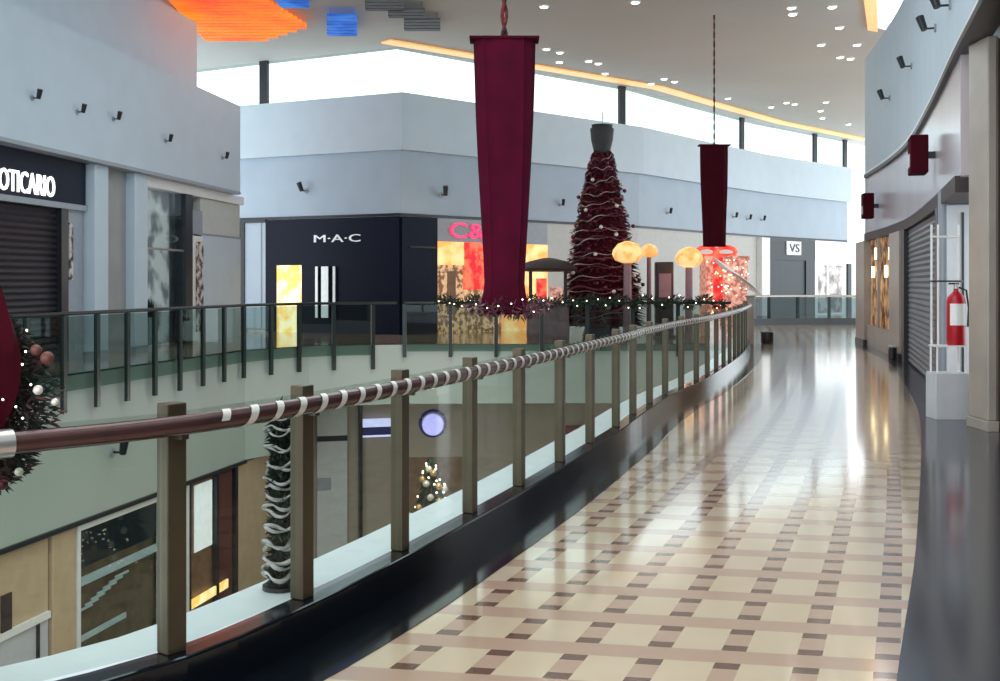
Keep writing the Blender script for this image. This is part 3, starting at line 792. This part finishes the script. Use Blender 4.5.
# tall tree
TX, TY = (602-500)/F*33, 33.0
t = thing('christmas_tree', 'tall dark Christmas tree with plum and silver garlands beyond the end railing', 'Christmas tree', (TX,TY,0))
MB().tube([(TX,TY,0),(TX,TY,5.6)], [.14,.05], 10).build('trunk', M['choco'], t)
MB().lathe((TX,TY,0),[(.55,0),(.6,.05),(.5,.35),(.45,.38)],20).build('stand', M['dark'], t)
fir_cone(MB(), (TX,TY,.45), 5.05, 1.28, .36, 46, 64, 1.35).build('foliage', M['fir_tree'], t)
prof = [(1.08,.35),(1.0,1.2),(.78,2.9),(.52,4.4),(.30,5.5)]
MB().lathe((TX,TY,0), prof, 24).build('core', M['maroon_d'], t)
MB().lathe((TX,TY,5.62),[(.24,-.1),(.26,.0),(.33,.3),(.36,.62),(.30,.68),(.33,.74),(.18,.70)],14).build('topper', M['pot'], t)
MB().tube([(TX,TY,6.3),(TX+.02,TY,6.75)], .02, 6).build('spike', M['steel'], t)
for nm, m, ph, tw, r in (('silver_garland', M['tinsel'], 0, 14, .014), ('red_garland', M['tinsel_red'], 2.2, 17, .03)):
    pts = []
    for i in range(760):
        s = i/759; z = .55+5.0*s; w = s*tw*2*math.pi+ph+.3*math.sin(i*.061); rr = 1.26+(.34-1.26)*s**1.35+.03*math.sin(w*5.3)
        pts.append((TX+rr*math.cos(w), TY+rr*math.sin(w), z-.10+.05*math.sin(w*1.37+ph)+.04*math.sin(w*3.91)+.03*math.sin(w*8.3)))
    MB().tube(pts, [max(.003, r*(.55+.75*math.sin(i*.31)*math.sin(i*.083+ph))) for i in range(760)], 5).build(nm, m, t)
def baubles(cs, r, mats, label, group, name='bauble'):
    for i, c in enumerate(cs):
        o = MB().ball(c, r, 8); tag(o.build(name, mats[i % len(mats)]), label, 'bauble', group)
cs = []
for i in range(44):
    s = ((i*.618) % 1)**1.3; a = -math.pi/2+math.radians(((i*73) % 160)-80); rr = 1.28+(.38-1.28)*s**1.35+.06
    cs.append((TX+rr*math.cos(a), TY+rr*math.sin(a), .9+4.4*s))
baubles(cs, .06, [M['bauble_d'], M['bauble_w'], M['bauble_d']], 'small round bauble on the tall dark Christmas tree', 'baubles on the tall tree')
# fir garland with lights along the end railing
mb = MB(); ml = []
for i in range(70):
    x = -1.6+i*.108; y = 28.72+.009*x*4; z = 1.13+.07*math.sin(i*.9)
    clump(mb, (x,y,z), .12,.12,.13, 26, .16, .022)
    if i % 2 == 0: ml.append((x+random.uniform(-.08,.08), y-.12, z+random.uniform(-.12,.12)))
g = thing('fir_garland', 'fir garland with tiny lights lying along the end railing below banner and tree', 'garland', (2,28.8,1.1))
mb.build('foliage', M['fir'], g); lights(g, ml, .018)
# garland clump at the foot of the large banner
mb = MB(); ml = []
for dx in (-.36,-.22,-.08,.08,.22,.36,.48):
    clump(mb, (.06+dx,13.85,zat(308,14)+random.uniform(-.06,.05)), .11,.13,.10, 60, .12, .014)
    ml.append((.06+dx, 13.70, zat(306,14)+random.uniform(-.08,.12)))
gp = mb.build('hem_garland', M['fir_tree'], t1); lights(gp, ml, .010)

# near swag at the left edge, tied to the outside of the handrail
SX, SY = -1.975, 4.165
t = thing('christmas_swag', 'green fir swag with dark red velvet and fairy lights behind the handrail at left edge', 'Christmas decoration', (SX,SY,.9))
mb = MB()
for i in range(34):
    s = i/33; z = .90+.60*s
    rr = .09+.215*math.sin(math.pi*min(1, .08+.80*(1-s)))**.8
    clump(mb, (SX+.03*math.sin(3*s)-.02,SY,z), rr*1.0, rr*.62, .05, 190, .05, .006)
mb.build('foliage', M['swag'], t)
mb = MB(); vs = []; n, k = 18, 20
for i in range(n+1):
    s = i/n; z = 1.02+.66*s; r = .125*math.sin(math.pi*(.12+.80*(1-s)))+.012
    for j in range(k):
        a = 2*math.pi*j/k; f = 1+.18*math.sin(5*a+4*s); vs.append((SX+.065+r*f*math.cos(a), SY-.14+r*.7*f*math.sin(a), z))
mb.add(vs, [(i*k+j, i*k+(j+1) % k, (i+1)*k+(j+1) % k, (i+1)*k+j) for i in range(n) for j in range(k)]+[tuple(range(k))[::-1], tuple(n*k+j for j in range(k))])
mb.smooth = True; mb.build('velvet_cone', M['maroon_d'], t)
ml = []
for i in range(40):
    s = i/39; a = -math.pi/2+math.sin(i*2.4)*1.2; r = .14+.13*math.sin(math.pi*min(1, .2+.72*(1-s)))
    ml.append((SX+r*math.cos(a), SY+.9*r*math.sin(a)-.03, .98+.6*s))
lights(t, ml, .0045)
for (px,py,r,m,lb) in ((47,358,.024,'bauble_r','copper bauble at the upper right of the near swag'),(38,390,.018,'bauble_w','pearl bauble at the middle of the near swag'),
                    (36,350,.02,'bauble_r','copper bauble at the top of the near swag, left of the larger one'),(55,402,.014,'bauble_w','small pearl bauble at the right of the near swag'),
                    (19,472,.016,'bauble_w','pale bauble at the bottom of the near swag'),(2,484,.022,'bauble_d','plum bauble hanging lowest on the near swag')):
    tag(MB().ball(at(px,py,3.99), r, 10).build('bauble', M[m]), lb, 'bauble', 'baubles on the near swag')

# slim garlanded pole on the white ledge
PX, PY, PZ = (281-500)/F*5.33, 5.33, .165
t = thing('garland_pole', 'slim pole wrapped in dark foliage and silver tinsel on white ledge outside the railing glass', 'Christmas decoration', (PX,PY,PZ))
MB().tube([(PX,PY,PZ),(PX,PY,1.06)], .03, 8).build('pole', M['dark'], t)
mb = MB()
for i in range(60):
    z = PZ+.03+i*.0145
    clump(mb, (PX,PY,z), .062,.062,.02, 36, .05, .008)
mb.build('foliage', M['fir'], t)
for k in range(2):
    pts = []
    for i in range(260):
        q = i/259; z = PZ+.05+q*.82; w = i*(.21+.05*k)+k*2.5; rr = .078+.012*math.sin(i*.9)-.012*q
        pts.append((PX+rr*math.cos(w), PY+rr*math.sin(w), z+.022*math.sin(w*2+k)))
    MB().tube(pts, [.004+.007*abs(math.sin(i*.37+k))*(1.3-i/259) for i in range(260)], 5).build('tinsel', M['tinsel'], t)
MB().lathe((PX,PY,PZ),[(.09,0),(.09,.02),(.03,.03)],16).build('base', M['dark'], t)

# ------------------------------------------------------------------ things on the far deck
def mushroom(px0, px1, y0, y1, Y, label):
    cx = ((px0+px1)/2-500)/F*Y; w = (px1-px0)/F*Y/2; z1, z0 = zat(y0,Y), zat(y1,Y); h = z1-z0
    t = thing('mushroom_lamp', label, 'lamp', (cx,Y,0))
    MB().lathe((cx,Y,z0),[(w*.3,.02),(w*.8,h*.16),(w,h*.42),(w*.95,h*.6),(w*.65,h*.87),(w*.15,h)],24).build('cap', M['gold_lit'], t)
    MB().lathe((cx,Y,0),[(w*.34,0),(w*.28,.3),(w*.25,z0),(w*.25,z0+.02)],16).build('stem', M['pinkish'], t)
mushroom(612,643,241,264,31.4,'glowing golden mushroom lamp in front of the tall tree')
mushroom(640,658,244,258,34,'small glowing golden mushroom lamp just right of the tall tree')
mushroom(675,703,247,268,32,'glowing golden mushroom lamp left of the red gift box')
# gift box under far banner
GX0, GX1, GY = (706-500)/F*33, (748-500)/F*33, 33.0
gz = zat(256,GY)
t = thing('giant_gift_box', 'giant pink lit gift box with red bow under the far banner', 'gift box', ((GX0+GX1)/2,GY+.5,0))
MB().box(GX0,GX1,GY,GY+1.1,0,gz-.12).build('box', M['pink_net'], t, bevel=.03)
MB().box(GX0-.05,GX1+.05,GY-.05,GY+1.15,gz-.12,gz).build('lid', M['pink_net'], t, bevel=.02)
cx = GX0+.35
MB().box(cx-.14,cx+.14,GY-.07,GY+1.17,0,gz+.02).build('wrapping', M['red_lit'], t)
for s in (-1,1):
    pts = [(cx+s*(.30-.30*math.cos(w*.349)), GY+.2+.05*s, gz+.10+.17*math.sin(w*.349)*(1 if w < 9 else .6)) for w in range(18)]
    MB().tube(pts, .07, 8, True).build('bow_loop', M['red_lit'], t)
MB().ball((cx,GY+.2,gz+.1), .11, 8).build('bow_knot', M['red_lit'], t)
lights(t, [(random.uniform(GX0,GX1), GY-.08, random.uniform(.5,gz-.1)) for i in range(70)], .018)
# streamers
mb = MB()
for k in range(9):
    x0 = cx-.2+k*.03; z0 = gz-.05-.04*k
    mb.tube([(x0+s*.13*(1+.2*k/4), GY-.16-.02*k, z0-.012*s*s-.04*s) for s in range(8)], .014, 5)
mb.build('streamer', M['tinsel'], t)
# kiosk with dark canopy
KX, KY = (548-500)/F*31.5, 31.5
t = thing('kiosk', 'round kiosk with a dark brown canopy and pink lit panel left of the tree', 'kiosk', (KX,KY,0))
zc = zat(271,KY)
MB().lathe((KX,KY,0),[(.6,0),(.62,.1),(.6,.95),(.66,1.0),(.66,1.05),(.4,1.05)],20).build('counter', M['pinkish'], t)
MB().lathe((KX,KY,zc),[(.55,-.02),(.82,.0),(.86,.07),(.6,.26),(.2,.36),(.05,.38)],24).build('canopy', M['choco'], t)
for s in (-1,1): MB().tube([(KX+s*.5,KY,1.0),(KX+s*.5,KY,zc+.03)], .05, 8).build('post', M['choco'], t)
MB().box(KX-.36,KX-.06,KY-.66,KY-.60,1.05,1.75).build('lit_panel', M['red_lit'], t)
MB().box(KX+.02,KX+.38,KY-.66,KY-.60,1.05,1.5).build('lit_panel', M['pink_net'], t)
# dark speaker-like totem between the lamps
DX = (664-500)/F*32.6
t = thing('totem', 'dark narrow totem standing between the golden mushroom lamps', 'stand', (DX,32.6,0))
MB().box(DX-.26,DX+.26,32.4,32.8,.08,zat(262,32.6)).build('body', M['choco'], t, bevel=.04)
MB().box(DX-.36,DX+.36,32.3,32.9,0,.08).build('base', M['dark'], t)
MB().box(DX-.18,DX+.18,32.37,32.4,1.2,1.9).build('front_panel', M['pinkish'], t)

# ------------------------------------------------------------------ lower level
def U(px, back=.12):
    n = nrm(LRA, LRB); A = Vector(LRA)-n*back; B = Vector(LRB)-n*back; return hit(px, A, B)
ZT = -2.68
def lshop(px0, px1, label): p = U((px0+px1)/2); return thing('shopfront', label, 'shop', (p.x,p.y,LOW))
t = lshop(-30, 48, 'lower level shop with a warm yellow window above grey panels at bottom left')
MB().panel(U(-60),U(48),-4.0,ZT,.0,.1).build('window', M['beige'], t)
MB().panel(U(-60),U(48),-4.12,-4.0,.06,.1).build('sill', M['white_pl'], t)
MB().panel(U(-60),U(48),LOW,-4.12,.0,.1).build('lower_panel', M['pale_box'], t)
MB().panel(U(36),U(38),LOW,-4.12,.04,.05).build('joint', M['dark'], t)
MB().panel(U(0),U(10),-4.0,-3.4,.04,.03).build('display', M['choco'], t)
for a, b, lb in ((50,73,'beige column of the lower level left of the shop window'),(236,271,'beige column of the lower level behind the garlanded pole')):
    p = U((a+b)/2); t = thing('column', lb, 'column', (p.x,p.y,LOW))
    MB().panel(U(a),U(b),LOW+.15,ZT,.06,.3).build('shaft', M['beige'], t, bevel=.02)
    MB().panel(U(a),U(b),LOW,LOW+.15,.08,.34).build('base', M['sand'], t)
t = lshop(74, 160, 'lower level shop window with white frame and a white inner stair rail')
for a, b, z0, z1, nm in ((74,77,LOW,ZT,'frame_post'),(158,186,LOW,ZT,'frame_post'),(77,158,-2.82,ZT,'head')): MB().panel(U(a),U(b),z0,z1,.08,.12).build(nm, M['white_pl'], t)
MB().panel(U(77),U(158),LOW,-2.82,-.1,.05).build('backdrop', M['rust'], t)
MB().panel(U(77),U(158),-3.55,-2.82,-.05,.03).build('dark_header', M['dark'], t)
MB().panel(U(77),U(158),-3.85,-3.7,.02,.05).build('transom', M['white_pl'], t)
mb = MB()
for i in range(7): mb.panel(U(79+i*6),U(92+i*6),-4.3+i*.05,-4.26+i*.05,.02,.03)
mb.build('shelf_stripes', M['white_pl'], t)
MB().panel(U(77),U(158),LOW,-2.82,.05,.01).build('pane', M['glass_clear'], t)
MB().panel(U(77),U(125),-4.85,-4.75,.03,.04).build('rail', M['white_pl'], t)
t = lshop(187, 236, 'lower level shop with red brown doors, a white light and a yellow sign')
MB().panel(U(186),U(236),LOW,ZT,-.06,.05).build('backdrop', M['rust'], t)
MB().panel(U(196),U(213),-4.3,ZT-.15,-.02,.03).build('bright_panel', M['bright_shop'], t)
MB().panel(U(217),U(232),LOW,ZT-.1,.0,.05).build('red_door', M['bauble_r'], t)
MB().panel(U(188),U(226),-5.45,-5.25,.06,.04).build('yellow_sign', M['yellow_lit'], t)
for a in (186,214,233): MB().panel(U(a),U(a+2.5),LOW,ZT,.07,.1).build('frame_post', M['dark'], t)
# end wall of the lower level
EA, EB = Vector((-2.9,31.15)), Vector((7.5,31.55))
EZ = Vector((-5.2,30.5))
def E(px): return hit(px, EA, EB) if px >= 397 else hit(px, EZ, EA)
EC, ED = Vector((-6.95,26.95)), Vector((-5.15,30.45))
p = E(430); t = thing('shopfront', 'lower level shop at the end of the void with a lilac lit round sign', 'shop', (p.x,p.y,LOW))
MB().panel(E(397),E(470),-3.3,-1.75,.1,.1).build('sign_panel', M['sand'], t)
MB().panel(E(400),E(468),LOW,-3.3,.0,.05).build('window', M['rust'], t)
c = E(433); cz = zat(424,c.y)
n = nrm(EA,EB)
MB().tube([(c.x+n.x*.1,c.y+n.y*.1,cz),(c.x+n.x*.2,c.y+n.y*.2,cz)], .30, 20).build('round_sign', M['disc'], t)
MB().tube([(c.x+n.x*.15+.36*math.cos(a*.314),c.y+n.y*.15,cz+.04+.36*math.sin(a*.314)) for a in range(20)], .05, 6, True).build('sign_rim', M['screen_b'], t)
MB().panel(E(418),E(446),cz+.62,cz+.75,.16,.05).build('small_sign', M['letters_dim'], t)
cs = []
p = E(430)
t = thing('wall_sign', 'blue and white lit sign strip on the lower level end wall', 'sign', (E(378).x,E(378).y,-2.2))
MB().panel(E(362),E(393),zat(426,31),zat(418,31),.2,.1).build('upper_stripe', M['screen'], t)
MB().panel(E(362),E(393),zat(434,31),zat(426,31),.2,.1).build('lower_stripe', M['screen_b'], t)
MB().panel(E(362),E(393),zat(436,31),zat(434,31),.2,.1).build('edge', M['screen'], t)
p = E(332); tc_ = thing('column', 'pale lower level pillar with dark bands left of the blue lit sign', 'column', (p.x,p.y,LOW))
MB().panel(E(316),E(346),LOW+.2,-1.75,.25,.24).build('shaft', M['plaster'], tc_)
MB().panel(E(315),E(347),LOW,LOW+.2,.27,.26).build('base', M['sand'], tc_)
MB().panel(E(316),E(346),-2.75,-2.6,.27,.03).build('band', M['dark'], tc_)
MB().panel(E(316),E(330),-4.1,-3.75,.27,.03).build('plate', M['grey_panel'], tc_)
mb = MB().panel(E(358),E(361),LOW,-1.75,.3,.25); tag(mb.build('frame_post', M['dark']), 'dark upright frame at the left of the blue lit sign', 'post')
# gold tree on lower level
GXX, GYY = (432-500)/F*27, 27.0
t = thing('christmas_tree', 'small golden Christmas tree on the lower level below the lilac round sign', 'Christmas tree', (GXX,GYY,LOW))
fir_cone(MB(), (GXX,GYY,LOW+.5), 2.9, 1.0, .15, 20, 34).build('foliage', M['fir'], t)
MB().tube([(GXX,GYY,LOW),(GXX,GYY,LOW+3.3)], .06, 8).build('trunk', M['choco'], t)
ml = []
for i in range(60):
    s = random.random(); a = random.uniform(-2.9,-.2); r = 1.02-.85*s
    ml.append((GXX+r*math.cos(a), GYY+r*math.sin(a), LOW+.55+2.9*s))
lights(t, ml, .025)
cs = []
for i in range(26):
    s = (i*.618) % 1; a = -math.pi/2+math.radians(((i*67) % 150)-75); r = 1.02-.85*s+.02
    cs.append((GXX+r*math.cos(a), GYY+r*math.sin(a), LOW+.6+2.75*s))
baubles(cs, .085, [M['bauble_g'], M['bauble_w']], 'gold or pearl bauble on the small golden Christmas tree', 'baubles on the golden tree')
# kiosk on the lower level
t = thing('kiosk', 'lower level kiosk with a dark flat canopy', 'kiosk', (-1.55,21,LOW))
MB().box(-2.4,-.9,20.3,21.7,LOW,LOW+1.05).build('counter', M['rust'], t, bevel=.03)
MB().box(-2.7,-.6,20.0,22.0,LOW+2.35,LOW+2.6).build('canopy', M['black_pl'], t, bevel=.03)
for x in (-2.3,-1.0):
    for y in (20.4,21.6): MB().tube([(x,y,LOW+1.05),(x,y,LOW+2.36)], .05, 8).build('post', M['dark'], t)
# red displays
for i, (px, Y, z1, lb) in enumerate(((575,30.2,-2.3,'red display stand on the lower level, left of the pair'),(648,30.4,-1.9,'red display stand on the lower level, right of the pair'))):
    x = (px-500)/F*Y; t = thing('display_stand', lb, 'display stand', (x,Y,LOW))
    MB().box(x-.5,x+.5,Y-.2,Y+.2,LOW+.1,z1).build('board', M['tinsel_red'], t, bevel=.03)
    MB().box(x-.6,x+.6,Y-.3,Y+.3,LOW,LOW+.1).build('base', M['dark'], t)
    MB().box(x-.35,x+.1,Y-.24,Y-.2,z1-1.0,z1-.4).build('picture', M['black_pl'], t)

# ------------------------------------------------------------------ light
w = bpy.data.worlds.new('World'); scene.world = w; w.use_nodes = True
nt = w.node_tree; bg = nt.nodes['Background']
tc = nt.nodes.new('ShaderNodeTexCoord'); sp = nt.nodes.new('ShaderNodeSeparateXYZ'); rp = nt.nodes.new('ShaderNodeValToRGB')
nt.links.new(tc.outputs['Generated'], sp.inputs[0]); nt.links.new(sp.outputs['Z'], rp.inputs['Fac']); nt.links.new(rp.outputs['Color'], bg.inputs['Color'])
rp.color_ramp.elements[0].position = 0.0; rp.color_ramp.elements[0].color = (.80,.93,.98,1)
rp.color_ramp.elements[1].position = .22; rp.color_ramp.elements[1].color = (.96,.98,1,1)
bg.inputs['Strength'].default_value = 2.7
def area(name, loc, sx, sy, power, col, rot=(0,0,0)):
    l = bpy.data.lights.new(name, 'AREA'); l.shape = 'RECTANGLE'; l.size = sx; l.size_y = sy; l.energy = power; l.color = col
    o = bpy.data.objects.new(name, l); COL.objects.link(o); o.location = loc; o.rotation_euler = rot; return o
area('ceiling_fill', (-2,8,8.9), 6, 8, 520, (.84,.95,1))  # unseen area lights added under the closed ceiling to brighten the void
area('ceiling_fill', (0,20,8.9), 8, 8, 560, (.86,.96,1))
area('corridor_fill', (3.2,7,8.9), 2, 8, 80, (1,.95,.88))  # unseen fill light added above the walkway
area('lower_fill', (-3,16,-.6), 3, 12, 260, (1,.92,.8))  # unseen fill added to brighten the lower-level shopfronts
for x, y, z, e, c in ((-2.3,33,2.6,40,(1,.75,.45)),(5.5,32,2.0,30,(1,.45,.3)),(-1.5,26.0,-1.6,110,(1,.92,.8)),(8.6,21.3,2.4,20,(1,.85,.65))):  # unseen points added to warm the shops and brighten the lower end wall
    l = bpy.data.lights.new('shop_glow', 'POINT'); l.energy = e; l.color = c; l.shadow_soft_size = .3
    o = bpy.data.objects.new('shop_glow', l); COL.objects.link(o); o.location = (x,y,z)

# ------------------------------------------------------------------ camera
cam = bpy.data.cameras.new('Camera'); co = bpy.data.objects.new('Camera', cam); COL.objects.link(co)
co.location = (0,0,EYE); co.rotation_euler = (math.radians(90),0,0)
cam.sensor_width = 36; cam.lens = 36*F/1000; cam.shift_y = -(340.5-HZ)/1000; cam.clip_end = 300
scene.camera = co
scene.view_settings.view_transform = 'Standard'
scene.view_settings.look = 'None'
scene.cycles.transparent_max_bounces = 24
